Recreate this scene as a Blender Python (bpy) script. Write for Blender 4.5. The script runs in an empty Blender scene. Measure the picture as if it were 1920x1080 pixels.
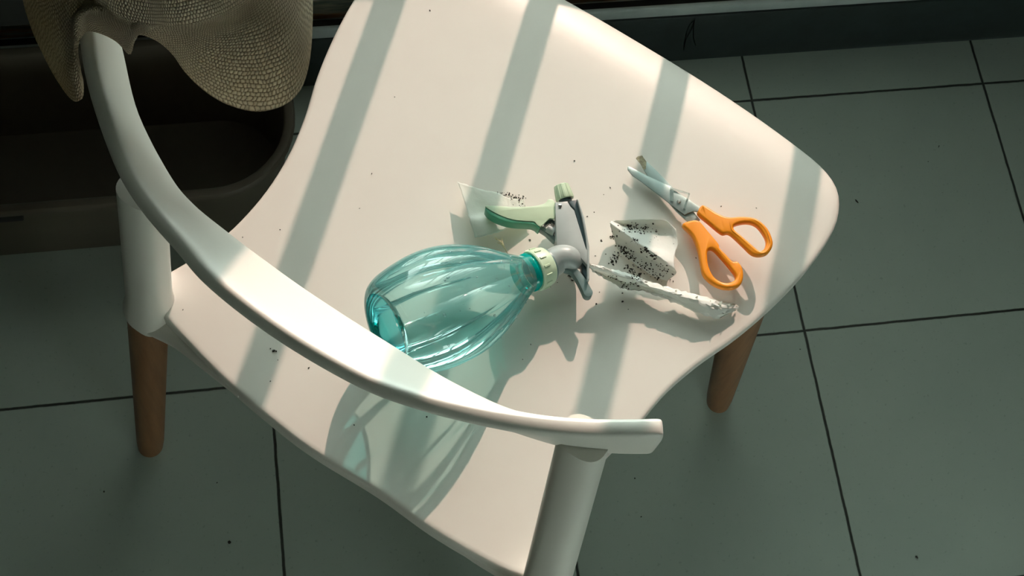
import bpy, bmesh, math, random
from mathutils import Vector, Matrix
from mathutils.bvhtree import BVHTree
random.seed(7)
C = bpy.context.scene.collection
PI = math.pi
T = 0.4
# ------------------------------------------------------------------ camera
CP = Vector((-1.76153899*T, -2.50949818*T, 4.59195408*T)); FPX = 2485.15786
YW, PT, RL = -0.36146204, 0.39489759, 0.2449724
RC = Matrix.Rotation(YW, 3, 'Z') @ Matrix.Rotation(PT, 3, 'X') @ Matrix.Rotation(RL, 3, 'Z')
cam = bpy.data.objects.new('camera', bpy.data.cameras.new('camera')); C.objects.link(cam)
cam.matrix_world = Matrix.Translation(CP) @ RC.to_4x4()
cam.data.sensor_width = 36; cam.data.lens = FPX/1920*36; cam.data.clip_start = .01
bpy.context.scene.camera = cam

def W(u, v, z):
    """world point at height z seen at photo position (u, v): used to measure outlines lying on known planes"""
    d = RC @ Vector(((u-960)/FPX, -(v-540)/FPX, -1.0))
    return CP + d*((z-CP.z)/d.z)
TH, CC = -0.70607747, -0.12825908
RX = Vector((math.cos(TH), math.sin(TH), 0)); FY = Vector((-math.sin(TH), math.cos(TH), 0))
def L(x, y, z): return RX*(x+CC) + FY*(y-.65) + Vector((0, 0, z))     # chair frame -> world
def toL(p): return Vector((p.dot(RX)-CC, p.dot(FY)+.65, p.z))
SZ = .45

# ------------------------------------------------------------------ materials
def mat(name, col, rough=.5, metal=0, spec=.5, coat=0):
    m = bpy.data.materials.new(name); m.use_nodes = True
    b = m.node_tree.nodes['Principled BSDF']
    b.inputs['Base Color'].default_value = (*col, 1); b.inputs['Roughness'].default_value = rough
    b.inputs['Metallic'].default_value = metal; b.inputs['Specular IOR Level'].default_value = spec
    b.inputs['Coat Weight'].default_value = coat
    return m
def nd(m, t, **k):
    n = m.node_tree.nodes.new(t)
    for a, v in k.items(): setattr(n, a, v)
    return n
def lk(m, a, b): m.node_tree.links.new(a, b)
def noise(m, scale, detail=4, vec=None, rough=.6):
    n = nd(m, 'ShaderNodeTexNoise'); n.inputs['Scale'].default_value = scale; n.inputs['Detail'].default_value = detail
    n.inputs['Roughness'].default_value = rough
    tc = nd(m, 'ShaderNodeTexCoord'); lk(m, tc.outputs['Object'] if vec is None else vec, n.inputs['Vector']); return n
def ramp(m, fac, stops):
    r = nd(m, 'ShaderNodeValToRGB'); e = r.color_ramp.elements
    e[0].position, e[0].color = stops[0][0], (*stops[0][1], 1); e[1].position, e[1].color = stops[1][0], (*stops[1][1], 1)
    for p, c in stops[2:]:
        x = e.new(p); x.color = (*c, 1)
    lk(m, fac, r.inputs['Fac']); return r
def bump(m, h, strength, dist):
    b = nd(m, 'ShaderNodeBump'); b.inputs['Strength'].default_value = strength; b.inputs['Distance'].default_value = dist
    lk(m, h, b.inputs['Height']); lk(m, b.outputs['Normal'], m.node_tree.nodes['Principled BSDF'].inputs['Normal']); return b
def varied(name, c1, c2, scale, rough=.5, bs=0, bd=.001, **k):
    m = mat(name, c1, rough, **k); n = noise(m, scale)
    r = ramp(m, n.outputs['Fac'], [(.35, c1), (.68, c2)])
    lk(m, r.outputs['Color'], m.node_tree.nodes['Principled BSDF'].inputs['Base Color'])
    if bs: bump(m, n.outputs['Fac'], bs, bd)
    return m
M = {}
M['chair'] = varied('white_plastic', (.83, .80, .735), (.81, .775, .71), 9, .38)
M['leg'] = mat('beech_wood', (.36, .17, .07), .5)
m = M['leg']; tc = nd(m, 'ShaderNodeTexCoord'); mp = nd(m, 'ShaderNodeMapping'); mp.inputs['Scale'].default_value = (60, 60, 4)
lk(m, tc.outputs['Object'], mp.inputs['Vector']); n = noise(m, 2, 5, mp.outputs['Vector'])
r = ramp(m, n.outputs['Fac'], [(.3, (.27, .13, .055)), (.7, (.18, .08, .032))]); lk(m, r.outputs['Color'], m.node_tree.nodes['Principled BSDF'].inputs['Base Color'])

# floor tiles
m = M['floor'] = mat('matt_floor_tile', (.3, .3, .27), .55)
tc = nd(m, 'ShaderNodeTexCoord'); sx = nd(m, 'ShaderNodeSeparateXYZ'); lk(m, tc.outputs['Object'], sx.inputs[0])
def mth(m, op, a, b=None, c=None):
    n = nd(m, 'ShaderNodeMath', operation=op)
    for i, q in enumerate((a, b, c)):
        if q is None: continue
        if isinstance(q, (int, float)): n.inputs[i].default_value = q
        else: lk(m, q, n.inputs[i])
    return n.outputs[0]
wob = noise(m, 30, 3); wv = mth(m, 'MULTIPLY', mth(m, 'SUBTRACT', wob.outputs['Fac'], .5), .0025)
ds = []
for ax in ('X', 'Y'):
    q = mth(m, 'ADD', sx.outputs[ax], wv)
    q = mth(m, 'DIVIDE', q, T); q = mth(m, 'SUBTRACT', q, mth(m, 'ROUND', q)); q = mth(m, 'MULTIPLY', mth(m, 'ABSOLUTE', q), T); ds.append(q)
d = mth(m, 'MINIMUM', *ds)
gr = nd(m, 'ShaderNodeMapRange'); lk(m, d, gr.inputs['Value']); gr.inputs['From Min'].default_value = .0013; gr.inputs['From Max'].default_value = .0026
n1 = noise(m, 3.5, 6); n2 = noise(m, 160, 2)
r1 = ramp(m, n1.outputs['Fac'], [(.3, (.42, .49, .435)), (.72, (.48, .55, .485))])
r2 = ramp(m, n2.outputs['Fac'], [(.27, (.6, .6, .6)), (.36, (1, 1, 1))])
mx = nd(m, 'ShaderNodeMix', data_type='RGBA', blend_type='MULTIPLY'); mx.inputs[0].default_value = .5
lk(m, r1.outputs[0], mx.inputs[6]); lk(m, r2.outputs[0], mx.inputs[7])
mg = nd(m, 'ShaderNodeMix', data_type='RGBA'); lk(m, gr.outputs[0], mg.inputs[0]); mg.inputs[6].default_value = (.035, .04, .032, 1); lk(m, mx.outputs[2], mg.inputs[7])
lk(m, mg.outputs[2], m.node_tree.nodes['Principled BSDF'].inputs['Base Color']); bump(m, gr.outputs[0], .6, .002)

M['curb'] = varied('black_granite', (.012, .018, .018), (.02, .03, .03), 30, .35)
M['alu'] = varied('grey_aluminium', (.55, .60, .58), (.42, .47, .46), 14, .38, metal=.2)
M['ledge'] = mat('weathered_ledge', (.15, .1, .07), .6)
m = M['ledge']; n = noise(m, 12, 5); r = ramp(m, n.outputs['Fac'], [(.35, (.05, .055, .05)), (.5, (.16, .15, .12)), (.6, (.42, .22, .13)), (.7, (.3, .28, .24))])
lk(m, r.outputs[0], m.node_tree.nodes['Principled BSDF'].inputs['Base Color'])
m = M['sash_refl'] = mat('sash_metal_painted_reflections', (.15, .14, .10), .28, metal=.55)  # brown and orange reflections painted into the polished sash colour as noise
tc = nd(m, 'ShaderNodeTexCoord'); mp = nd(m, 'ShaderNodeMapping'); mp.inputs['Scale'].default_value = (5, 40, 40); lk(m, tc.outputs['Object'], mp.inputs['Vector'])
n = noise(m, 1.6, 4, mp.outputs['Vector']); r = ramp(m, n.outputs['Fac'], [(.35, (.10, .12, .10)), (.5, (.30, .28, .20)), (.58, (.55, .28, .13)), (.66, (.5, .5, .42))])
lk(m, r.outputs[0], m.node_tree.nodes['Principled BSDF'].inputs['Base Color'])
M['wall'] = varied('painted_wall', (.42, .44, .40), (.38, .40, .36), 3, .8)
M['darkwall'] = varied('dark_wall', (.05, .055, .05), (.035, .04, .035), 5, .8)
M['bar'] = mat('painted_steel_bar', (.25, .25, .24), .5)
M['tub'] = varied('dark_taupe_plastic', (.085, .07, .05), (.10, .085, .06), 8, .55)
M['black'] = mat('black_recess_shade', (.015, .015, .015), .6)  # flat black painting the dark inside recesses
M['whitepipe'] = mat('white_paint', (.85, .88, .9), .4)

def thin(name, face, graze, rough=.06, refl=.5, edge=2.2, ribs=False):
    """thin-walled tinted clear plastic: tinted transmission, denser where the wall is seen edge-on, fresnel reflection"""
    m = bpy.data.materials.new(name); m.use_nodes = True; nt = m.node_tree; nt.nodes.clear()
    out = nd(m, 'ShaderNodeOutputMaterial'); lw = nd(m, 'ShaderNodeLayerWeight'); lw.inputs['Blend'].default_value = .5
    p = mth(m, 'POWER', lw.outputs['Facing'], edge)
    mc = nd(m, 'ShaderNodeMix', data_type='RGBA'); lk(m, p, mc.inputs[0]); mc.inputs[6].default_value = (*face, 1); mc.inputs[7].default_value = (*graze, 1)
    tr = nd(m, 'ShaderNodeBsdfTransparent'); lk(m, mc.outputs[2], tr.inputs[0])
    gl = nd(m, 'ShaderNodeBsdfGlossy'); gl.inputs['Roughness'].default_value = rough; gl.inputs[0].default_value = (1, 1, 1, 1)
    fr = nd(m, 'ShaderNodeFresnel'); fr.inputs[0].default_value = 1.5
    ff = mth(m, 'MULTIPLY', fr.outputs[0], refl)
    a = nd(m, 'ShaderNodeMixShader'); lk(m, ff, a.inputs[0]); lk(m, tr.outputs[0], a.inputs[1]); lk(m, gl.outputs[0], a.inputs[2])
    df = nd(m, 'ShaderNodeBsdfDiffuse'); df.inputs[0].default_value = (face[0]**4*.9, face[1]*.9, face[2]*.9, 1)
    b = nd(m, 'ShaderNodeMixShader'); b.inputs[0].default_value = .13; lk(m, a.outputs[0], b.inputs[1]); lk(m, df.outputs[0], b.inputs[2])
    lk(m, b.outputs[0], out.inputs[0]); m['mixd'] = 1
    return m
M['bottle'] = thin('clear_teal_plastic', (.80, .975, .96), (.03, .70, .72), .05, 1.2, 2.3)
M['neck'] = thin('deep_teal_plastic', (.0, .62, .55), (.0, .32, .30), .06, 1.0)
M['neck'].node_tree.nodes['Mix Shader.001'].inputs[0].default_value = .5
M['basem'] = thin('turquoise_plastic_base', (.22, .86, .90), (.05, .6, .68), .06, 1.0)
M['drop'] = thin('water_droplet', (.92, .98, .98), (.6, .85, .85), .02, 2.5)
M['glass'] = thin('window_glass', (.97, .98, .97), (.9, .93, .92), .02, .8)
M['glass'].node_tree.nodes['Mix Shader.001'].inputs[0].default_value = .01
M['tape'] = thin('clear_film', (.9, .9, .88), (.8, .8, .78), .08, 2.0)
M['tape'].node_tree.nodes['Mix Shader.001'].inputs[0].default_value = .15
M['mint'] = mat('pale_mint_plastic', (.62, .76, .55), .38); M['mint'].node_tree.nodes['Principled BSDF'].inputs['Subsurface Weight'].default_value = .0
M['mint_shade'] = mat('mint_plastic_shaded', (.07, .33, .2), .4)  # shaded copy of the mint, for the side of the trigger
M['headgrey'] = varied('grey_plastic', (.42, .46, .45), (.38, .42, .41), 40, .35)
M['headdark'] = mat('dark_slate_plastic', (.045, .08, .09), .35)
M['hook'] = mat('slate_green_plastic', (.16, .24, .235), .35)
M['steel'] = varied('brushed_steel', (.38, .46, .44), (.32, .40, .38), 60, .32, metal=.4)
M['pin'] = mat('steel_pin', (.6, .6, .58), .25, 1)
M['orange'] = mat('orange_plastic', (.95, .31, .012), .33)
M['orange'].node_tree.nodes['Principled BSDF'].inputs['Specular IOR Level'].default_value = .4
def papermat(name, col, tr=.35, speck=False):
    m = mat(name, col, .75); nt = m.node_tree; b = nt.nodes['Principled BSDF']
    n = noise(m, 90, 5); bump(m, n.outputs['Fac'], .35, .0015)
    t = nd(m, 'ShaderNodeBsdfTranslucent'); t.inputs[0].default_value = (col[0], col[1]*.97, col[2]*.85, 1)
    mx = nd(m, 'ShaderNodeMixShader'); mx.inputs[0].default_value = tr
    o = [x for x in nt.nodes if x.type == 'OUTPUT_MATERIAL'][0]
    lk(m, b.outputs[0], mx.inputs[1]); lk(m, t.outputs[0], mx.inputs[2]); lk(m, mx.outputs[0], o.inputs[0])
    return m
M['paper'] = papermat('thin_white_paper', (.86, .89, .86), .35)
M['foil'] = papermat('crinkled_white_wrapper', (.88, .90, .88), .28)
M['soil'] = mat('dark_seed_crumbs', (.03, .028, .02), .8)
M['fiber'] = mat('dry_straw', (.75, .68, .45), .7)
M['dirt'] = varied('stained_steel_tip', (.5, .46, .3), (.12, .09, .05), 300, .7)
# hat knit
m = M['hat'] = papermat('woven_straw', (.72, .62, .45), .22)
tc = nd(m, 'ShaderNodeTexCoord'); uv = tc.outputs['UV']
sp = nd(m, 'ShaderNodeSeparateXYZ'); lk(m, uv, sp.inputs[0])
hn = noise(m, 25, 3); wv = mth(m, 'MULTIPLY', mth(m, 'SUBTRACT', hn.outputs['Fac'], .5), 2.4)
U_ = mth(m, 'MULTIPLY', sp.outputs['X'], 190.0); V_ = mth(m, 'ADD', mth(m, 'MULTIPLY', sp.outputs['Y'], 34.0), wv)
row = mth(m, 'FLOOR', V_); off = mth(m, 'MULTIPLY', row, .5)
hn2 = noise(m, 60, 2); wv2 = mth(m, 'MULTIPLY', hn2.outputs['Fac'], 2.2)
fu = mth(m, 'FRACT', mth(m, 'ADD', mth(m, 'ADD', U_, off), wv2)); fv = mth(m, 'FRACT', V_)
hu = mth(m, 'SINE', mth(m, 'MULTIPLY', fu, PI)); hv = mth(m, 'SINE', mth(m, 'MULTIPLY', fv, PI))
hh = mth(m, 'MULTIPLY', mth(m, 'POWER', hu, .6), mth(m, 'POWER', hv, .6))
r = ramp(m, hh, [(.12, (.22, .16, .10)), (.42, (.72, .60, .42)), (1.0, (.88, .77, .57))])
big = noise(m, 9, 3); rb = ramp(m, big.outputs['Fac'], [(.36, (.62, .55, .5)), (.56, (1, 1, 1))])
mx = nd(m, 'ShaderNodeMix', data_type='RGBA', blend_type='MULTIPLY'); mx.inputs[0].default_value = .8; lk(m, r.outputs[0], mx.inputs[6]); lk(m, rb.outputs[0], mx.inputs[7])
lk(m, mx.outputs[2], m.node_tree.nodes['Principled BSDF'].inputs['Base Color']); bump(m, hh, 1.0, .003)

# ------------------------------------------------------------------ mesh helpers
def obj(name, bm, m, parent=None, smooth=True, angle=40):
    me = bpy.data.meshes.new(name); bmesh.ops.recalc_face_normals(bm, faces=bm.faces[:]) if angle else None
    bm.to_mesh(me); bm.free(); o = bpy.data.objects.new(name, me); C.objects.link(o)
    if m: me.materials.append(m)
    if smooth:
        me.polygons.foreach_set('use_smooth', [True]*len(me.polygons))
        try: me.set_sharp_from_angle(angle=math.radians(angle or 60))
        except Exception: pass
    if parent:
        o.parent = parent; o.matrix_parent_inverse = parent.matrix_world.inverted() if False else Matrix.Translation(-parent.location) @ Matrix()
    return o
def thing(name, label, cat, loc, group=None):
    o = bpy.data.objects.new(name, None); C.objects.link(o); o.location = loc; o.empty_display_size = .05
    o['label'] = label; o['category'] = cat
    if group: o['group'] = group
    return o
def tag(o, label, cat, group=None, kind=None):
    o['label'] = label; o['category'] = cat
    if group: o['group'] = group
    if kind: o['kind'] = kind
    return o
def struct(name, bm, m, **k):
    o = obj(name, bm, m, **k); o['kind'] = 'structure'; return o
def box(bm, x0, x1, y0, y1, z0, z1, bev=0):
    vs = [bm.verts.new((x, y, z)) for x in (x0, x1) for y in (y0, y1) for z in (z0, z1)]
    for f in ((0, 1, 3, 2), (4, 6, 7, 5), (0, 4, 5, 1), (2, 3, 7, 6), (0, 2, 6, 4), (1, 5, 7, 3)): bm.faces.new([vs[i] for i in f])
    if bev: bmesh.ops.bevel(bm, geom=bm.edges[:], offset=bev, segments=2, affect='EDGES', profile=.5)
    return bm
def spline(pts, n, closed=False):
    pts = [Vector(p) for p in pts]; N = len(pts); out = []
    segs = N if closed else N-1
    def g(i): return pts[i % N] if closed else pts[max(0, min(N-1, i))]
    for k in range(segs):
        for j in range(n):
            t = j/n; p0, p1, p2, p3 = g(k-1), g(k), g(k+1), g(k+2)
            out.append(.5*((2*p1)+(p2-p0)*t+(2*p0-5*p1+4*p2-p3)*t*t+(3*p1-p0-3*p2+p3)*t**3))
    if not closed: out.append(pts[-1].copy())
    return out
def resample(pts, n, closed):
    P = pts+[pts[0]] if closed else pts; d = [0]
    for a, b in zip(P, P[1:]): d.append(d[-1]+(b-a).length)
    out = []; k = 0
    for i in range(n):
        s = d[-1]*i/(n if closed else n-1)
        while k < len(d)-2 and d[k+1] < s: k += 1
        t = (s-d[k])/max(1e-9, d[k+1]-d[k]); out.append(P[k].lerp(P[k+1], min(1, t)))
    return out
def loft(bm, rings, closed=True, cap0=False, cap1=False):
    R = [[bm.verts.new(p) for p in r] for r in rings]; n = len(R[0])
    for a, b in zip(R, R[1:]):
        for i in range(n if closed else n-1):
            j = (i+1) % n; bm.faces.new((a[i], a[j], b[j], b[i]))
    if cap0: bm.faces.new(R[0][::-1])
    if cap1: bm.faces.new(R[-1])
    return R
def frame_ax(d):
    d = d.normalized(); a = Vector((0, 0, 1)) if abs(d.z) < .9 else Vector((1, 0, 0))
    x = d.cross(a).normalized(); return x, d.cross(x).normalized(), d
def lathe(bm, o, d, prof, n=48, rf=None, cap0=False, cap1=False):
    x, y, d = frame_ax(d); rings = []
    for l, r in prof:
        rings.append([o+d*l+(x*math.cos(2*PI*i/n)+y*math.sin(2*PI*i/n))*(r*(rf(l, 2*PI*i/n) if rf else 1)) for i in range(n)])
    loft(bm, rings, True, cap0, cap1); return bm
def tube(bm, pts, rad, n=12, cap=True, sq=1):
    pts = [Vector(p) for p in pts]; N = len(pts); rings = []; px = None
    for i, p in enumerate(pts):
        d = (pts[min(N-1, i+1)]-pts[max(0, i-1)]).normalized()
        if px is None: x, y, _ = frame_ax(d)
        else: x = (px-d*px.dot(d)).normalized(); y = d.cross(x)
        px = x; r = rad[i] if isinstance(rad, (list, tuple)) else rad
        rings.append([p+(x*math.cos(2*PI*k/n)+y*math.sin(2*PI*k/n)*sq)*r for k in range(n)])
    loft(bm, rings, True, cap, cap); return bm
def prism(bm, top, depth, hole=None, bev=0, seg=2):
    """top: outline points (3D); extruded by vector depth; optional hole outline joined by bridging"""
    def tri(outl, hl):
        from mathutils.geometry import tessellate_polygon
        return tessellate_polygon([outl]+([hl] if hl else []))
    outl = [Vector(p) for p in top]; hl = [Vector(p) for p in hole] if hole else None
    allp = outl+(hl or []); A = [bm.verts.new(p) for p in allp]; B = [bm.verts.new(p+depth) for p in allp]
    for t in tri(outl, hl):
        try: bm.faces.new([A[i] for i in t]); bm.faces.new([B[i] for i in reversed(t)])
        except ValueError: pass
    n = len(outl); rims = [range(n)]+([range(n, n+len(hl))] if hl else [])
    for rg in rims:
        rg = list(rg)
        for k in range(len(rg)):
            i, j = rg[k], rg[(k+1) % len(rg)]; bm.faces.new((A[i], A[j], B[j], B[i]))
    bmesh.ops.recalc_face_normals(bm, faces=bm.faces[:])
    if bev:
        es = [e for e in bm.edges if len(e.link_faces) == 2 and e.calc_face_angle() > .9 and abs((e.verts[0].co-e.verts[1].co).normalized().dot(depth.normalized())) < .5]
        bmesh.ops.bevel(bm, geom=es, offset=bev, segments=seg, affect='EDGES', profile=.5, clamp_overlap=True)
    return bm

# ------------------------------------------------------------------ setting
struct('floor', box(bmesh.new(), -1.6, 2.2, -2.0, .0836, -.03, 0), M['floor'], smooth=False)
YG = .0836
struct('trim_1', box(bmesh.new(), -1.6, 2.2, YG, .30, -.03, .128, .003), M['curb'])          # stone curb below the window
bm = bmesh.new(); box(bm, -1.6, 2.2, YG+.003, YG+.012, .128, .149, .002); box(bm, -1.6, 2.2, YG+.012, YG+.060, .128, .1295)
struct('window_1', bm, M['alu'])
w = bpy.data.objects['window_1']
obj('sash_bottom', box(bmesh.new(), -1.6, 2.2, YG+.034, YG+.054, .131, .180, .003), M['sash_refl'], w)
obj('weather_strip', box(bmesh.new(), -1.6, 2.2, YG+.035, YG+.054, .180, .205, .002), M['whitepipe'], w)
obj('track_gap_shade', box(bmesh.new(), -1.6, 2.2, YG+.013, YG+.033, .1295, .132), M['black'], w)  # black strip painting the shade in the track gap
bm = bmesh.new(); box(bm, -.78, .20, YG+.042, YG+.046, .200, 1.75); obj('window_pane', bm, M['glass'], w, smooth=False)
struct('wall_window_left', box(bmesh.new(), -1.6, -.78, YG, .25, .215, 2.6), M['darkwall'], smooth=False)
struct('wall_shade_right', box(bmesh.new(), .20, 2.2, YG, .25, .215, 2.6), M['darkwall'], smooth=False)  # unseen wall, added to keep the floor on the right darker
struct('wall_window_top', box(bmesh.new(), -.78, .20, YG, .25, 1.75, 2.6), M['wall'], smooth=False)
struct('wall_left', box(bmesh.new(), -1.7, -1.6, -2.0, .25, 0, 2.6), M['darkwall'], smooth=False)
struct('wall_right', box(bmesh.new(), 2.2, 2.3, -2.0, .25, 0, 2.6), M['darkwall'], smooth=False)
bm = bmesh.new(); box(bm, -1.7, -.15, -2.1, -2.0, 0, 2.6); box(bm, .40, 2.3, -2.1, -2.0, 0, 2.6); box(bm, -.15, .40, -2.1, -2.0, 0, .25); box(bm, -.15, .40, -2.1, -2.0, .58, 2.6)
struct('wall_back', bm, M['wall'], smooth=False)      # its opening is added, out of view, to let fill light in
struct('ceiling', box(bmesh.new(), -1.7, 2.3, -2.1, .25, 2.6, 2.7), M['wall'], smooth=False)
# outside: ledge, balcony parapet and the steel bars whose shadows cross the seat
struct('trim_2', box(bmesh.new(), -1.6, 2.2, .124, .62, .10, .1105), M['ledge'], smooth=False)
SUNE = math.radians(29.0); TE = math.tan(SUNE)
YP = .36
HP = SZ + TE*((YP+.0875)/.925) - .012
t = thing('balcony_railing', 'grey balcony railing of upright steel bars on a low solid wall, behind the window', 'railing', (.3, YP, .1105))
obj('parapet', box(bmesh.new(), -1.6, 2.2, YP, YP+.06, .1105, HP), M['wall'], t, smooth=False)
x = -.415 + .3795/.9252*(YP-.35)
bars = [x+.196*k for k in range(-1, 14)]
for bx in bars:
    obj('upright_bar', box(bmesh.new(), bx-.0185, bx+.0185, YP+.024, YP+.034, HP, 2.3), M['bar'], t, smooth=False)
obj('top_rail', box(bmesh.new(), -1.6, 2.2, YP+.01, YP+.05, 2.3, 2.35), M['bar'], t, smooth=False)
# ------------------------------------------------------------------ chair
chair = thing('armchair', 'white plastic armchair with curved back rail and wooden legs, on the tiled floor', 'chair', L(0, 0, 0))
half = [(0, .352), (.08, .351), (.155, .346), (.225, .337), (.272, .327), (.300, .310), (.316, .283), (.323, .248), (.320, .19), (.309, .13), (.292, .07), (.272, .018), (.257, -.035), (.250, -.09), (.252, -.145), (.262, -.19), (.276, -.235), (.276, -.262), (.250, -.275), (.21, -.284), (.15, -.296), (.08, -.304), (0, -.307)]
pts = [(x-.024*max(0, min(1, (-.10-y)/.08)), y-.022*max(0, min(1, (x-.08)/.15))*(y < -.2), 0) for x, y in half]+[(-x, y, 0) for x, y in half[-2:0:-1]]
OUT = resample(spline(pts, 8, True), 200, True); CEN = Vector((0, .02, 0))
posts = {-1: (Vector((-.284, -.270, .375)), Vector((-.222, -.262, .775))), 1: (Vector((.270, -.310, .375)), Vector((.217, -.238, .79)))}
def seat_z(x, y):
    z = SZ - .006*math.exp(-((x/.2)**2+((y-.02)/.2)**2))
    z -= .016*max(0, (y-.27)/.08)**2                       # waterfall front
    for s in (-1, 1):
        d = math.hypot(x-posts[s][0].x*.99, y-posts[s][0].y); z += .022*math.exp(-(d/.030)**2)
    return z
def rimt(p):
    a = max(0, min(1, (-.12-p.y)/.12)); t_ = .010+.022*a
    for s in (-1, 1):
        d = math.hypot(p.x-posts[s][0].x*.99, p.y-posts[s][0].y); t_ += .035*math.exp(-(d/.04)**2)
    return t_
bm = bmesh.new(); rings = []
S_ = [.02, .15, .3, .45, .6, .72, .8, .86, .9, .93, .955, .975, .988]
for s in S_: rings.append([CEN+(p-CEN)*s for p in OUT])
rings = [[L(p.x, p.y, seat_z(p.x, p.y)) for p in r_] for r_ in rings]
for s, dz in ((.995, .0012), (.9985, .003), (1.0, .006)): rings.append([L(q.x, q.y, seat_z(q.x, q.y)-dz) for q in (CEN+(p-CEN)*s for p in OUT)])
for s, dt in ((1.0, -.003), (.998, 0), (.99, .001), (.975, -.002)):
    rings.append([L(q.x, q.y, seat_z(q.x, q.y)-max(.0075, rimt(q)+dt)) for q in (CEN+(p-CEN)*s for p in OUT)])
for s in (.95, .85, .6, .3, .02): rings.append([L(q.x, q.y, seat_z(q.x, q.y)-.009) for q in (CEN+(p-CEN)*s for p in OUT)])
loft(bm, rings, True, True, True); seat = obj('seat', bm, M['chair'], chair)
SEATBVH = BVHTree.FromPolygons([v.co.copy() for v in seat.data.vertices], [tuple(p.vertices) for p in seat.data.polygons])
# back rail
ST = [((182, 22), .845, 8, .062), ((190, 72), .842, 10, .062), ((214, 190), .832, 14, .063), ((268, 318), .822, 22, .063), ((315, 388), .815, 28, .062), ((388, 460), .808, 36, .061), ((438, 507), .804, 42, .061), ((517, 568), .802, 45, .060), ((610, 630), .80, 45, .060), ((716, 692), .80, 42, .059), ((801, 733), .80, 34, .058), ((870, 760), .80, 27, .057), ((936, 782), .80, 20, .056), ((1017, 803), .80, 12, .055), ((1090, 815), .80, 6, .054), ((1160, 819), .80, 3, .053), ((1219, 819), .80, 1, .050), ((1234, 819), .80, 0, .040)]
cp = [W(*s[0], s[1]) for s in ST]
dense = spline(cp, 6); ph = spline([(s[2], s[3], 0) for s in ST], 6)
rings = []; N = len(dense)
ctr = L(0, .1, 0)
for i, p in enumerate(dense):
    d = (dense[min(N-1, i+1)]-dense[max(0, i-1)]); d.z = 0; d.normalize()
    nrm = Vector((d.y, -d.x, 0));
    if nrm.dot(p-ctr) < 0: nrm = -nrm
    a = math.radians(ph[i].x); h = ph[i].y/2*1.28; th = .0088
    e = min(i, N-1-i)/5.0
    sc = 1 if e >= 1 else math.sqrt(max(.03, 1-(1-e)**2)); h *= .55+.45*sc if i > N/2 else 1; tt = th*(.35+.65*sc)
    A = Vector((0, 0, 1))*math.cos(a)+nrm*math.sin(a); B = nrm*math.cos(a)-Vector((0, 0, 1))*math.sin(a)
    r_ = []
    for k in range(28):
        t_ = 2*PI*k/28; c_, s_ = math.cos(t_), math.sin(t_); q = .38
        r_.append(p+A*(h*math.copysign(abs(c_)**q, c_))+B*(tt*math.copysign(abs(s_)**(.5), s_)))
    rings.append(r_)
bm = bmesh.new(); loft(bm, rings, True, True, True); obj('back_rail', bm, M['chair'], chair, angle=60)
for s in (-1, 1):
    a, b = posts[s]; bm = bmesh.new(); rings = []
    for k in range(25):
        t_ = k/24; p = a.lerp(b, t_)
        rx, ry = .0245-.003*t_, .0240-.006*t_
        if k == 0: rx *= .86; ry *= .86
        if k == 1: rx *= .97; ry *= .97
        # flare into the seat
        fl = math.exp(-((p.z-.43)/.03)**2)*.004; rx += fl; ry += fl
        rings.append([L(p.x+rx*math.copysign(abs(math.cos(q))**.8, math.cos(q)), p.y+ry*math.copysign(abs(math.sin(q))**.8, math.sin(q)), p.z+(.012*(1-t_) if False else 0)) for q in (2*PI*i/36 for i in range(36))])
    loft(bm, rings, True, True, True); obj('arm_post', bm, M['chair'], chair, angle=50)
for s in (-1, 1):
    px_, py_ = posts[s][0].x, posts[s][0].y; dy = -.015 if s > 0 else 0
    pth = spline([L(px_, py_, .402), L(px_*.93, py_-.008, .412), L(s*.225, -.280+dy, .422), L(s*.18, -.2875+dy*.7, .429), L(s*.13, -.295+dy*.4, .434)], 5)
    bm = bmesh.new(); tube(bm, pth, [.0215-.0165*(i/(len(pth)-1))**.7 for i in range(len(pth))], 20)
    obj('seat_bracket', bm, M['chair'], chair, angle=70)
def leg(top, foot, r0, r1):
    bm = bmesh.new(); top = L(*top); foot = L(*foot); rings = []
    for k in range(15):
        t_ = k/14; p = foot.lerp(top, t_); r = r1+(r0-r1)*t_
        if k == 0: r *= .93
        rings.append([p+Vector((math.cos(q)*r, math.sin(q)*r, .0)) for q in (2*PI*i/32 for i in range(32))])
    loft(bm, rings, True, True, True); obj('leg', bm, M['leg'], chair)
for s in (-1, 1):
    leg((posts[s][0].x*.995, posts[s][0].y-.001, .40), (s*.303, -.340, 0), .0235, .0185)
    leg((s*.278, .128, .436), (s*.333, .172, 0), .0255, .0185)

# ------------------------------------------------------------------ spray bottle
def seatz(p):
    h = SEATBVH.ray_cast(Vector((p.x, p.y, 2)), Vector((0, 0, -1))); return h[0].z if h[0] else SZ
B0 = W(722, 618, .529); N0 = W(992, 511, .487); AX = (N0-B0).normalized(); BL = (N0-B0).length
bot = thing('spray_bottle', 'translucent teal plastic spray bottle lying on its side on the white seat', 'spray bottle', B0-Vector((0, 0, B0.z-SZ)))
k = BL/.19
prof = [(.000, .0400), (.001, .0455), (.004, .0500), (.010, .0540), (.020, .0580), (.035, .0615), (.055, .0642), (.075, .0645), (.095, .0620), (.115, .0565), (.135, .0485), (.152, .0395), (.166, .0310), (.176, .0255), (.183, .0222), (.188, .0205)]
pr_ = [(v.x, v.y) for v in spline([(a*k, b, 0) for a, b in prof], 5)]
def rf(l, a):
    u = max(0, min(1, (l-.015)/.03))*max(0, min(1, (BL-.012-l)/.05)); c_ = abs(math.cos(a*6))
    return 1-.055*u*(1-c_)**1.6 + .012*u*c_
bm = bmesh.new(); lathe(bm, B0, AX, pr_, 240, rf); body = obj('bottle_body', bm, M['bottle'], bot)
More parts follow.
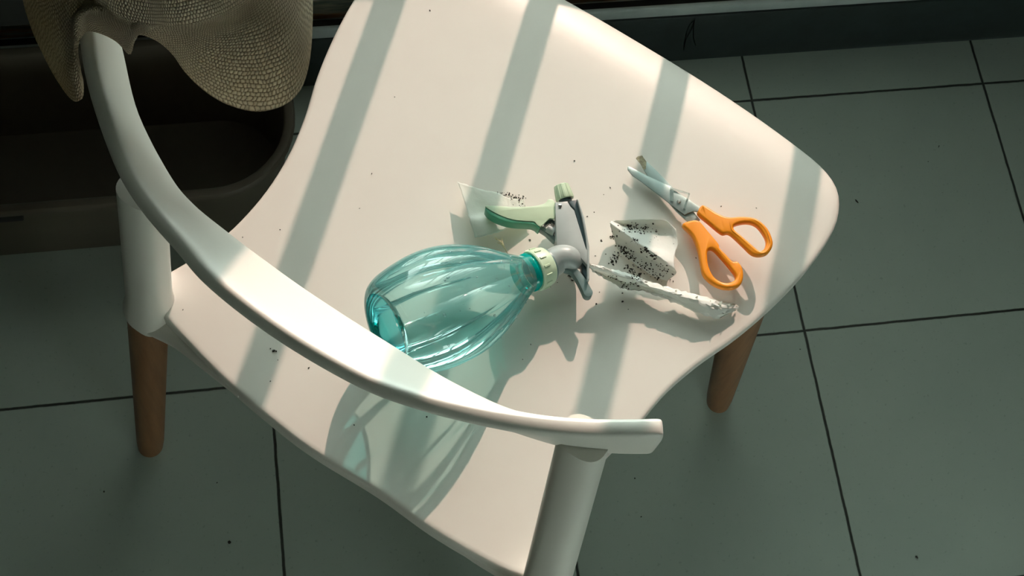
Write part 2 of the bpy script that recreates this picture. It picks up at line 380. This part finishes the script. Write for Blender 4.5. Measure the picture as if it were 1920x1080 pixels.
bm = bmesh.new(); lathe(bm, B0, AX, [(.000, .0400), (.0025, .0385), (.006, .0365), (.010, .030), (.013, .018), (.0145, .002)], 96); obj('bottle_base', bm, M['basem'], bot)
bm = bmesh.new(); lathe(bm, B0, AX, [(BL-.010, .0234), (BL-.007, .0220), (BL-.004, .0210), (BL-.001, .0222), (BL+.001, .0222), (BL+.003, .0205), (BL+.012, .0203)], 96); obj('bottle_neck', bm, M['neck'], bot)
rib = lambda l, a: 1+.05*(1 if math.sin(a*14) > .80 else 0)
bm = bmesh.new(); lathe(bm, B0, AX, [(BL+.0045, .019), (BL+.0045, .0228), (BL+.006, .0236), (BL+.0078, .0235), (BL+.008, .0235), (BL+.0155, .0230), (BL+.0157, .0230), (BL+.019, .0226), (BL+.0225, .0218), (BL+.024, .0205), (BL+.024, .015)], 336, lambda l, a: (rib(l, a) if BL+.0079 < l < BL+.0156 else 1)); obj('collar', bm, M['mint'], bot, angle=25)
CE = B0+AX*(BL+.0245)
bm = bmesh.new(); lathe(bm, B0, AX, [(BL+.0243, .0195), (BL+.0265, .0195), (BL+.0265, .014)], 64, None, True, True); obj('seal_ring', bm, M['hook'], bot)
# droplets inside the bottle wall
bv = BVHTree.FromPolygons([v.co.copy() for v in body.data.vertices], [tuple(p.vertices) for p in body.data.polygons])
bm = bmesh.new(); X_, Y_, _ = frame_ax(AX)
for i in range(150):
    l = random.uniform(.02, BL-.02); a = random.uniform(0, 2*PI); d = X_*math.cos(a)+Y_*math.sin(a)
    if d.z < -.2: continue
    h = bv.ray_cast(B0+AX*l, d)
    if h[0] is None: continue
    r = random.choice((.0006, .0008, .0011, .0016)) * random.uniform(.7, 1.1)
    mt = Matrix.Translation(h[0]+d*r*.2) @ d.to_track_quat('Z', 'Y').to_matrix().to_4x4() @ Matrix.Diagonal((r, r*random.uniform(1, 1.5), r*.6, 1))
    bmesh.ops.create_icosphere(bm, subdivisions=2, radius=1, matrix=mt)
o = obj('water_droplets', bm, M['drop'], bot); o['kind'] = 'stuff'; o['label'] = 'clear water droplets clinging to the bottle wall'

ZT = SZ+.040     # top face of the sprayer head
def PL(pts, z): return [W(u, v, z) for u, v in pts]
DN = lambda d: Vector((0, 0, -d))
head = prism(bmesh.new(), PL([(1041, 379), (1064, 377), (1070, 387), (1077, 394), (1099, 466), (1104, 470), (1103, 500), (1086, 480), (1078, 478), (1070, 470), (1044, 462), (1042, 420)], ZT), DN(.024), bev=.0012)
obj('sprayer_housing', head, M['headgrey'], bot)
obj('housing_slot_fill', prism(bmesh.new(), PL([(1065, 377), (1082, 374), (1092, 405), (1100, 445), (1103, 466), (1098, 464), (1077, 392), (1070, 385)], ZT-.004), DN(.018), bev=.0008), M['headdark'], bot)  # dark insert drawn for the slot in the housing
obj('housing_edge', prism(bmesh.new(), PL([(1082, 373), (1085, 375), (1096, 410), (1105, 463), (1105, 524), (1101, 524), (1101, 470), (1099, 445), (1091, 405)], ZT+.0005), DN(.025), bev=.0005), M['headgrey'], bot)
obj('housing_cutout_fill', prism(bmesh.new(), PL([(1083, 474), (1103, 484), (1103, 523), (1098, 520), (1092, 510), (1092, 494), (1080, 491)], ZT-.006), DN(.018), bev=.0008), M['headdark'], bot)  # dark insert drawn for the lower cutout
hk = spline(PL([(1060, 500), (1075, 505), (1087, 519), (1096, 534), (1103, 548)], ZT-.006), 6)
def strip(bm, path, w0, w1, depth, bev=.001):
    n = len(path); a, b = [], []
    for i, p in enumerate(path):
        d = (path[min(n-1, i+1)]-path[max(0, i-1)]); d.z = 0; d.normalize(); nn = Vector((-d.y, d.x, 0)); w = w0+(w1-w0)*i/(n-1)
        a.append(p+nn*w); b.append(p-nn*w)
    d = (path[-1]-path[-2]).normalized(); nn = Vector((-d.y, d.x, 0)); tip = [path[-1]+(nn*math.cos(q)+d*math.sin(q))*w1 for q in (PI*j/8 for j in range(1, 8))]
    return prism(bm, a+tip+b[::-1], DN(depth), bev=bev)
obj('finger_guard', strip(bmesh.new(), hk, .0030, .0052, .012), M['hook'], bot)
# elbow from the collar into the housing
e0 = CE; e2 = W(1062, 488, ZT-.006); e3 = W(1072, 486, ZT-.010)
el = spline([e0-AX*.004, e0+AX*.006, W(1050, 484, ZT-.008), W(1066, 484, ZT-.008), W(1077, 494, ZT-.014)], 6)
bm = bmesh.new(); tube(bm, el, [.0170-.0040*i/(len(el)-1) for i in range(len(el))], 28); obj('elbow', bm, M['headgrey'], bot)
# trigger
obj('trigger', prism(bmesh.new(), [v for v in spline(PL([(911, 388), (918, 385.5), (940, 386.5), (965, 388), (1000, 386.5), (1022, 381), (1028, 374), (1040, 378), (1040, 408), (1031, 409), (1022, 417), (1014, 424), (1007, 421), (1001, 415), (985, 414), (960, 411), (935, 402)], ZT-.004), 3, True)], DN(.003), bev=.0005), M['mint'], bot)
obj('trigger_shaded_side', prism(bmesh.new(), [v for v in spline(PL([(910, 389), (922, 396), (938, 404), (962, 412), (985, 415), (1001, 416), (1012, 425), (1010, 428), (998, 420), (960, 417), (935, 410), (916, 399)], ZT-.005), 3, True)], DN(.016), bev=.0005), M['mint_shade'], bot)  # side of the lever, its shade put into the darker colour
bm = bmesh.new(); p_ = PL([(1012, 425), (1026, 434), (1041, 448)], ZT-.012); strip(bm, p_, .0025, .0025, .010); obj('trigger_link', bm, M['hook'], bot)
bm = bmesh.new(); p_ = PL([(1022, 420), (1033, 411), (1042, 420)], ZT-.010); strip(bm, p_, .0015, .0015, .010); obj('trigger_spring', bm, M['headdark'], bot)
bm = bmesh.new(); tube(bm, PL([(1026, 428), (1040, 436)], ZT-.012), .005, 16); obj('piston', bm, M['headgrey'], bot)
bm = bmesh.new(); q0 = W(1050, 386, ZT+.0002); lathe(bm, q0, Vector((0, 0, 1)), [(-.001, .0022), (.0012, .0020), (.0018, .001)], 20, None, True, True); obj('hinge_pin', bm, M['pin'], bot)
nz0, nz1 = W(1059.5, 374, ZT-.010), W(1052, 347, ZT-.008); nd_ = nz1-nz0
rn = lambda l, a: 1+.06*(math.sin(a*10) > 0)
bm = bmesh.new(); lathe(bm, nz0, nd_, [(0, .0098), (.0015, .0102), (nd_.length*.6, .0093), (nd_.length-.001, .0083), (nd_.length, .0070), (nd_.length-.001, .004)], 120, rn, True, True); obj('nozzle', bm, M['mint'], bot, angle=25)
bm = bmesh.new(); lathe(bm, nz0-nd_.normalized()*.004, nd_, [(0, .0075), (.005, .0075)], 24, None, True, True); obj('nozzle_stem', bm, M['headdark'], bot)

# ------------------------------------------------------------------ scissors
sc = thing('scissors', 'open orange-handled scissors with stained steel blades beside the paper packet', 'scissors', W(1290, 400, SZ))
def zs(u, v, base): return SZ+base+.00010*max(0, (u-1180))*.5
def PS(pts, base, k1=None): return [W(u, v, zs(u, v, base)+(k1(u, v) if k1 else 0)) for u, v in pts]
obj('blade', prism(bmesh.new(), PS([(1177, 313), (1179, 311.5), (1206, 325.5), (1221, 333), (1256, 349), (1272, 362), (1293, 375), (1312, 388), (1322, 396), (1316, 404), (1307, 397), (1300, 396), (1291, 399), (1284, 403), (1202, 340), (1186, 329), (1177, 318)], .0085), DN(.0017), bev=.0003), M['steel'], sc)
b2 = obj('blade', prism(bmesh.new(), PS([(1196, 294), (1204, 292.5), (1211, 301), (1232, 321), (1257, 347), (1270, 360), (1290, 384), (1303, 400), (1313, 412), (1300, 424), (1284, 411), (1268, 396), (1230, 352), (1209, 321), (1201, 306), (1193, 297)], .0063), DN(.0017), bev=.0003), M['steel'], sc)
obj('blade_tip_residue', prism(bmesh.new(), PS([(1192.5, 296.5), (1196, 293), (1204, 291.5), (1207, 296), (1212, 303), (1211, 316), (1207, 318), (1201, 307)], .0070), DN(.0008)), M['dirt'], sc)
bm = bmesh.new(); lathe(bm, W(1273, 378, zs(1273, 378, .0085)), Vector((0, 0, 1)), [(-.001, .0025), (.0012, .0024), (.0022, .0015)], 24, None, True, True); obj('pivot_screw', bm, M['pin'], sc)
h1o = [(1318, 383.2), (1311, 391), (1310, 400), (1330.4, 417.5), (1355, 436.8), (1369, 437), (1393.7, 459), (1407, 472), (1417, 477.5), (1428.9, 478.2), (1441, 473.8), (1449.6, 459.7), (1448, 443.9), (1437.7, 424.5), (1418.3, 408.7), (1393.7, 405), (1365.5, 406), (1344.4, 398), (1330.4, 389.3)]
h1h = [(1379.6, 421), (1400.7, 416.6), (1418, 421), (1430.6, 435), (1437.7, 450), (1434.9, 464), (1425, 469), (1409.5, 457), (1390, 440), (1377, 429)]
h2o = [(1305.7, 411.5), (1290, 414), (1281, 418), (1282.9, 424.5), (1298.7, 440.4), (1309, 465), (1314.5, 493), (1319.8, 514), (1335.6, 530), (1355, 538.9), (1376, 539.7), (1390, 531.8), (1394.6, 516), (1392, 500), (1383, 489), (1374, 488.6), (1360, 474), (1350, 464), (1348, 456), (1330.4, 435), (1314.5, 416)]
h2h = [(1328, 469), (1338, 466.6), (1355, 484), (1371.6, 503.7), (1380.4, 518), (1375, 526.5), (1358.5, 529), (1340, 518.8), (1330, 500), (1327, 482.6)]
def offset(loop, d, up):
    n = len(loop); out = []
    area = sum(loop[i].x*loop[(i+1) % n].y-loop[(i+1) % n].x*loop[i].y for i in range(n)); sg_ = 1 if area > 0 else -1
    for i in range(n):
        t_ = (loop[(i+1) % n]-loop[i-1]); t_.z = 0; t_.normalize(); out.append(loop[i]+Vector((-t_.y, t_.x, 0))*sg_*d)
    return out
def pillow(outer, hole, thick, r):
    from mathutils.geometry import tessellate_polygon
    bm = bmesh.new(); prof_ = [(r*(1-math.cos(a)), r*(1-math.sin(a))) for a in (PI/2*k/6 for k in range(7))]   # inset, drop
    def stack(loop, sgn):
        top = [[p+Vector((0, 0, -dz)) for p in offset(loop, sgn*d, 1)] for d, dz in reversed(prof_)]
        bot_ = [[p+Vector((0, 0, -thick+dz)) for p in offset(loop, sgn*d, 1)] for d, dz in prof_]
        return loft(bm, top+bot_, True)
    A = stack(outer, 1); B = stack(hole, -1)
    for idx in (0, -1):
        la, lb = A[idx], B[idx]; vs = la+lb
        for t in tessellate_polygon([[v.co.copy() for v in la], [v.co.copy() for v in lb]]):
            try: bm.faces.new([vs[q] for q in t])
            except ValueError: pass
    return bm
def handle(o_, h_, base, lift):
    f = lambda u, v: lift(u, v)
    oo = resample(spline(PS(o_, base, f), 5, True), 110, True); hh_ = resample(spline(PS(h_, base, f), 5, True), 60, True)
    return obj('handle', pillow(oo, hh_, .0095, .0031), M['orange'], sc, angle=70)
handle(h1o, h1h, .0140, lambda u, v: .010*max(0, (u-1310)/140))
handle(h2o, h2h, .0115, lambda u, v: .003*max(0, (v-420)/120))
bm = bmesh.new()
for pts in ([(1257, 352), (1263, 355), (1263, 378), (1257, 376)], [(1257, 351), (1293, 362), (1293, 365), (1257, 355)], [(1291, 362), (1294, 363), (1285, 392), (1281, 391)]):
    prism(bm, PS(pts, .0098), DN(.0004))
obj('clear_sticker', bm, M['tape'], sc, smooth=False)

# ------------------------------------------------------------------ papers
def sheet(name, rows, label, cat, m, jit=.0006, sub=5, group=None):
    """rows: grid of (u, v, height above seat)"""
    nr, nc = len(rows), len(rows[0]); G = [[W(u, v, SZ+h) for u, v, h in r_] for r_ in rows]
    G = [resample(spline(r_, sub), (nc-1)*sub+1, False) if False else spline(r_, sub) for r_ in G]
    cols = list(zip(*G)); cols = [spline(c_, sub) for c_ in cols]
    bm = bmesh.new(); V = [[bm.verts.new(p+Vector((random.uniform(-1, 1), random.uniform(-1, 1), random.uniform(-1, 1)))*jit) for p in c_] for c_ in cols]
    for a, b in zip(V, V[1:]):
        for i in range(len(a)-1): bm.faces.new((a[i], a[i+1], b[i+1], b[i]))
    for v in bm.verts:
        zz = seatz(v.co); v.co.z = max(v.co.z, zz+.0006)
    o = obj(name, bm, m, None, angle=28); s = o.modifiers.new('thick', 'SOLIDIFY'); s.thickness = .0003; s.offset = 1
    tag(o, label, cat, group); return o
pA = sheet('paper_packet', [
    [(858, 341, .012), (880, 348, .013), (905, 356, .012), (930, 361, .008), (955, 372, .004), (982, 373, .001)],
    [(868, 370, .016), (890, 372, .013), (915, 378, .012), (940, 384, .009), (962, 388, .004), (985, 386, .001)],
    [(877, 400, .018), (898, 400, .012), (925, 402, .010), (948, 406, .008), (968, 406, .005), (990, 402, .001)],
    [(881, 414, .020), (902, 414, .020), (930, 410, .017), (952, 408, .012), (972, 408, .008), (996, 410, .002)],
    [(891, 446, .012), (912, 442, .016), (936, 435, .014), (956, 427, .010), (976, 422, .006), (998, 418, .001)]],
    'folded translucent paper packet under the spray trigger, above the bottle', 'paper', M['paper'], .0004)
pB = sheet('paper_packet', [
    [(1150, 413, .012), (1176, 412, .012), (1206, 411, .012), (1244, 412, .014), (1256, 419, .012), (1267, 429, .010)],
    [(1146, 415, .014), (1172, 424, .006), (1204, 428, .004), (1240, 432, .004), (1260, 444, .006), (1271, 458, .008)],
    [(1144, 417, .018), (1168, 434, .020), (1198, 452, .014), (1228, 462, .010), (1252, 470, .009), (1265, 476, .010)],
    [(1144, 419, .020), (1170, 437, .024), (1200, 458, .024), (1222, 472, .022), (1244, 487, .020), (1265, 501, .016)],
    [(1147, 432, .014), (1166, 448, .012), (1194, 468, .010), (1216, 484, .009), (1242, 500, .010), (1268, 512, .010)],
    [(1156, 460, .006), (1162, 472, .003), (1184, 490, .003), (1206, 506, .003), (1230, 520, .003), (1252, 527, .002)]],
    'open folded paper packet sprinkled with black seeds, left of the scissor handles', 'paper', M['foil'], .0004)
pC = sheet('torn_paper_wrapper', [
    [(1103, 494, .036), (1132, 500, .030), (1160, 508, .024), (1190, 518, .018), (1220, 528, .014), (1250, 538, .012), (1285, 547, .012), (1325, 558, .012), (1360, 568, .010), (1384, 573, .006)],
    [(1104, 499, .034), (1132, 506, .032), (1160, 516, .028), (1190, 526, .022), (1220, 536, .018), (1250, 546, .020), (1285, 556, .021), (1325, 568, .020), (1360, 576, .014), (1383, 575, .008)],
    [(1106, 503, .030), (1130, 513, .016), (1156, 523, .008), (1188, 531, .006), (1216, 539, .008), (1246, 552, .012), (1282, 564, .012), (1322, 579, .016), (1356, 584, .010), (1382, 577, .004)],
    [(1109, 506, .028), (1128, 518, .018), (1150, 531, .010), (1176, 543, .006), (1208, 545, .003), (1236, 556, .006), (1276, 572, .003), (1320, 590, .004), (1348, 597, .002), (1380, 579, .002)]],
    'twisted torn white paper wrapper with crumpled right end, nearest the seat edge', 'paper', M['foil'], .0013)
bm = bmesh.new()
for u, v, h, w_ in [(1213, 537, .020, 4), (1238, 546, .022, 5), (1262, 553, .026, 6), (1284, 560, .020, 4), (1300, 566, .030, 7), (1326, 572, .024, 6), (1345, 576, .031, 6), (1362, 577, .022, 6)]:
    bm = bmesh.new(); h = .008+(h-.008)*.7
    a, b, c_ = W(u-w_, v-2, SZ+.008), W(u+w_, v+2, SZ+.008), W(u, v, SZ+.008)+Vector((.002, .001, h-.008)); k_ = Vector((0, .0004, 0))
    vs = [bm.verts.new(q) for q in (a, b, c_, a+k_, b+k_, c_+k_)]
    for f in ((0, 1, 2), (5, 4, 3), (0, 3, 4, 1), (1, 4, 5, 2), (2, 5, 3, 0)): bm.faces.new([vs[q] for q in f])
    obj('torn_shred', bm, M['foil'], pC, smooth=False)
bm = bmesh.new()
for pts in ([(938, 452), (943, 460), (948, 468), (952, 476)], [(933, 455), (940, 458), (946, 466)], [(930, 449), (938, 451), (944, 462)], [(941, 447), (943, 456), (949, 470)], [(928, 446), (934, 450), (940, 455)]):
    tube(bm, spline([W(u, v, SZ+.004+.003*i) for i, (u, v) in enumerate(pts)], 3), .0005, 6)
tag(obj('straw_fibre', bm, M['fiber']), 'small frayed straw-coloured fibre between the bottle shoulder and the folded paper', 'fibre')

# seeds / crumbs
deps = bpy.context.evaluated_depsgraph_get()
bvs = [SEATBVH]
for o in (pA, pB, pC): bvs.append(BVHTree.FromPolygons([v.co.copy() for v in o.data.vertices], [tuple(p.vertices) for p in o.data.polygons]))
def drop(u, v):
    d = (RC @ Vector(((u-960)/FPX, -(v-540)/FPX, -1.0))).normalized(); best = None
    for b in bvs:
        h = b.ray_cast(CP, d)
        if h[0] and (best is None or h[3] < best[3]): best = h
    return best[0] if best else None
def crumb(bm, p, r):
    mt = Matrix.Translation(p+Vector((0, 0, r*.5))) @ Matrix.Rotation(random.uniform(0, 6), 4, 'Z') @ Matrix.Diagonal((r*random.uniform(.8, 1.7), r*random.uniform(.5, 1), r*.6, 1))
    n0 = len(bm.verts); bmesh.ops.create_icosphere(bm, subdivisions=1, radius=1, matrix=mt)
    bm.verts.ensure_lookup_table()
    for v in list(bm.verts)[n0:]: v.co += Vector((random.uniform(-1, 1), random.uniform(-1, 1), random.uniform(-.5, .5)))*r*.25
def scatter(bm, cl):
    for (u, v, su, sv, n, r, ang) in cl:
        for _ in range(n):
            a, b = random.gauss(0, su), random.gauss(0, sv); c_, s_ = math.cos(ang), math.sin(ang)
            p = drop(u+a*c_-b*s_, v+a*s_+b*c_)
            if p: crumb(bm, p, r*random.choice((.5, .6, .8, 1, 1.3)))
bm = bmesh.new()
scatter(bm, [(1190, 429, 16, 4.5, 90, .0009, .12), (1174, 473, 11, 5, 55, .0011, .75), (1151, 485, 5, 6, 26, .0011, .3), (1178, 503, 6, 5, 22, .0010, .6), (1152, 441, 4, 6, 14, .0010, .9), (1190, 452, 5, 3, 14, .0012, .5), (1208, 470, 5, 3, 16, .0015, .5), (1226, 480, 4, 2.5, 12, .0016, .5), (1212, 506, 18, 9, 60, .0009, .4), (1240, 510, 9, 8, 26, .0008, .4), (1188, 514, 5, 3, 10, .0014, .3), (1185, 531, 14, 5, 40, .0009, -.3), (1150, 520, 5, 3, 14, .0008, .3), (1172, 538, 5, 3, 12, .0008, .3), (1222, 440, 18, 8, 16, .0005, .3)])
tag(obj('seed_crumbs', bm, M['soil'], smooth=False), 'black seed crumbs sprinkled over the open paper packet and wrapper', 'seeds', kind='stuff')
bm = bmesh.new()
scatter(bm, [(958, 369, 9, 3, 26, .0008, .3), (976, 384, 7, 3, 12, .0007, .2), (978, 372, 4, 3, 10, .0008, .2), (935, 361, 4, 2, 5, .0008, .3)])
for u, v, r in [(1114, 398, .0009), (1127, 451, .0011), (1128, 452, .0008), (1167, 550, .0012), (1167, 566, .0018), (1118, 570, .0015), (1069, 519, .0020), (1073, 526, .0016), (1066, 517, .0014), (1033, 532, .0013), (1032, 538, .0009), (1045, 530, .0009), (993, 450, .0012), (1305, 484, .0009), (1352, 387, .0011), (1418, 390, .0009), (1132, 365, .0008), (1144, 352, .0008), (1077, 302, .0012), (697, 326, .0010), (674, 391, .0008), (455, 445, .0009), (525, 431, .0009), (343, 581, .0010), (507, 654, .0008), (513, 658, .0016), (518, 659, .0014), (521, 675, .0008), (507, 715, .0011), (579, 690, .0010), (995, 646, .0010), (980, 674, .0007), (664, 797, .0010), (800, 782, .0011), (806, 20, .0010), (1124, 548, .0008), (1101, 406, .0008), (740, 182, .0009), (1178, 580, .0007), (1170, 436, .0007), (1116, 480, .0009)]:
    p = drop(u, v)
    if p: crumb(bm, p, r*.85)
tag(obj('stray_crumbs', bm, M['soil'], smooth=False), 'tiny dark crumbs scattered singly across the white seat', 'crumbs', kind='stuff')
bm = bmesh.new()
for u, v, r in [(1606, 378, .004), (1718, 1045, .004), (430, 1017, .004), (195, 922, .002), (1740, 303, .0012), (1500, 655, .002), (1190, 897, .002), (1202, 969, .002), (1760, 275, .0025), (407, 905, .0015)]:
    crumb(bm, W(u, v, 0), r*.7)
tag(obj('floor_grit', bm, M['soil'], smooth=False), 'few dark specks of grit lying on the floor tiles', 'grit', kind='stuff')
bm = bmesh.new()
for a in ([(1302, 33, .12), (1294, 52, .09), (1284, 72, .06), (1280, 90, .03)], [(1300, 36, .115), (1298, 60, .07), (1304, 80, .04)], [(1302, 33, .12), (1290, 48, .10), (1281, 78, .05)]):
    tube(bm, spline([W(u, v, z) for u, v, z in a], 4), .0007, 5)
for v in bm.verts: v.co.y = min(v.co.y, YG-.001)
tag(obj('cobweb', bm, mat('pale_cobweb', (.35, .38, .36), .8)), 'pale wisp of cobweb on the black curb below the window', 'cobweb')

# ------------------------------------------------------------------ hat
hem = [(62, 50, .80), (84, 100, .785), (108, 145, .775), (134, 182, .770), (150, 186, .785), (152, 150, .80), (143, 105, .845), (146, 74, .89), (163, 55, .885), (192, 60, .885), (222, 76, .882), (243, 98, .875), (239, 80, .885), (243, 63, .89), (268, 62, .885), (300, 76, .875), (328, 102, .86), (350, 134, .84), (388, 170, .82), (430, 194, .805), (480, 206, .795), (528, 196, .797), (560, 168, .805), (576, 118, .82), (582, 45, .84), (580, -30, .86), (560, -150, .88), (500, -260, .89), (400, -320, .89), (260, -330, .88), (120, -270, .87), (40, -150, .85), (44, -20, .82)]
HP_ = spline([W(*h) for h in hem], 6, True); NH = len(HP_)
cc = W(325, -105, .92); R0 = .082
# crown ring matched to each hem point by direction from the crown centre
ring = []; angs = []
for p in HP_:
    angs.append(math.atan2(p.y-cc.y, p.x-cc.x))
# monotone unwrap
un = [angs[0]]
for a in angs[1:]:
    dlt = (a-un[-1]+PI) % (2*PI)-PI; un.append(un[-1]+dlt)
tot = un[-1]-un[0]; sg = 1 if tot > 0 else -1
lin = [un[0]+sg*2*PI*i/NH for i in range(NH)]
ringa = [.35*l_+.65*u_ for l_, u_ in zip(lin, un)]
rings = []
NB = 14
for j in range(NB+1):
    t_ = j/NB; r_ = []
    for i, p in enumerate(HP_):
        q = Vector((cc.x+R0*math.cos(ringa[i]), cc.y+R0*math.sin(ringa[i]), .93))
        x = p.lerp(q, t_); bulge = .018*math.sin(PI*min(1, t_*1.15))
        d = Vector((p.x-cc.x, p.y-cc.y, 0)).normalized()
        x = x+Vector((0, 0, bulge*.8))+d*bulge*.25
        u_ = i/NH
        x.z += .006*math.sin(t_*PI)*math.sin(u_*2*PI*5+1.5)
        r_.append(x)
    rings.append(r_)
for j in range(1, 13):
    t_ = j/12; a = t_*PI/2
    rr = R0*(math.cos(a)**.7 if t_ < 1 else .02); zz = .93+.07*math.sin(a)**.9
    if t_ >= .999: rr = .002
    rings.append([Vector((cc.x+rr*math.cos(g_), cc.y+rr*math.sin(g_), zz)) for g_ in ringa])
bm = bmesh.new(); uvl = bm.loops.layers.uv.new('UVMap')
V = [[bm.verts.new(p) for p in r_] for r_ in rings]
for j in range(len(V)-1):
    for i in range(NH):
        k_ = (i+1) % NH; f = bm.faces.new((V[j][i], V[j][k_], V[j+1][k_], V[j+1][i]))
        for lp, (a, b) in zip(f.loops, ((i, j), (i+1, j), (i+1, j+1), (i, j+1))): lp[uvl].uv = (a/NH, b/NB)
hat = obj('straw_hat', bm, M['hat'], angle=180)
s = hat.modifiers.new('thick', 'SOLIDIFY'); s.thickness = .004; s.offset = 0
tag(hat, 'floppy woven straw hat hung over the end of the chair back rail', 'hat')

# ------------------------------------------------------------------ tub on the floor
tub = thing('plastic_tub', 'dark taupe plastic tub with a rolled rim, on the floor behind the chair', 'tub', (-1.0, -.06, 0))
def rr(x0, x1, y0, y1, r, z, n=10):
    out = []
    for cx, cy, a0 in ((x1-r, y1-r, 0), (x0+r, y1-r, 90), (x0+r, y0+r, 180), (x1-r, y0+r, 270)):
        for k_ in range(n+1):
            a = math.radians(a0+90*k_/n); out.append(Vector((cx+r*math.cos(a), cy+r*math.sin(a), z)))
    return out
X0, X1, Y0, Y1 = -1.30, -.730, -.196, .060; zr = .20
def ins(d, z, r=.12): return rr(X0+d, X1-d, Y0+d, Y1-d, max(.01, r-d), z)
bm = bmesh.new()
loft(bm, [ins(.030+.004, .0), ins(.030, .004), ins(.012, zr-.03), ins(.009, zr-.012), ins(.001, zr-.012), ins(0, zr-.004), ins(.003, zr), ins(.012, zr), ins(.015, zr-.003), ins(.018, zr-.03), ins(.034, .012), ins(.044, .006)], True, True, True)
obj('tub_body', bm, M['tub'], tub, angle=50)
bm = bmesh.new(); hb = W(10, 402, zr-.03)
box(bm, -1.21, hb.x+.022, Y0+.006, Y0+.016, zr-.040, zr-.020, .002); obj('handle_hole_shade', bm, M['black'], tub)  # solid black block painting the dark of the handle hole

# ------------------------------------------------------------------ light
sun = bpy.data.lights.new('sun', 'SUN'); so = bpy.data.objects.new('sun', sun); C.objects.link(so)
sd = Vector((.3795*math.cos(SUNE), .9252*math.cos(SUNE), math.sin(SUNE)))
so.rotation_euler = sd.to_track_quat('Z', 'Y').to_euler(); so.location = sd*5
sun.energy = 3.45; sun.color = (1, .70, .60); sun.angle = math.radians(.53)
wd = bpy.data.worlds.new('sky'); bpy.context.scene.world = wd; wd.use_nodes = True
bg = wd.node_tree.nodes['Background']; bg.inputs[0].default_value = (.86, 1.0, .94, 1); bg.inputs[1].default_value = 6.6
# hazy low-sun sky: bright towards the horizon, dimmer towards the zenith
nt = wd.node_tree; tc = nt.nodes.new('ShaderNodeTexCoord'); sp = nt.nodes.new('ShaderNodeSeparateXYZ'); mr = nt.nodes.new('ShaderNodeMapRange')
nt.links.new(tc.outputs['Generated'], sp.inputs[0]); nt.links.new(sp.outputs['Z'], mr.inputs['Value'])
mr.inputs['From Min'].default_value = .30; mr.inputs['From Max'].default_value = .85; mr.inputs['To Min'].default_value = 10.2; mr.inputs['To Max'].default_value = 1.6
nt.links.new(mr.outputs[0], bg.inputs[1])
s = bpy.context.scene
s.view_settings.view_transform = 'Standard'; s.view_settings.look = 'None'; s.view_settings.gamma = 1; s.view_settings.exposure = 0
s.view_settings.use_curve_mapping = False
s.cycles.transparent_max_bounces = 24; s.cycles.max_bounces = 10; s.cycles.diffuse_bounces = 6
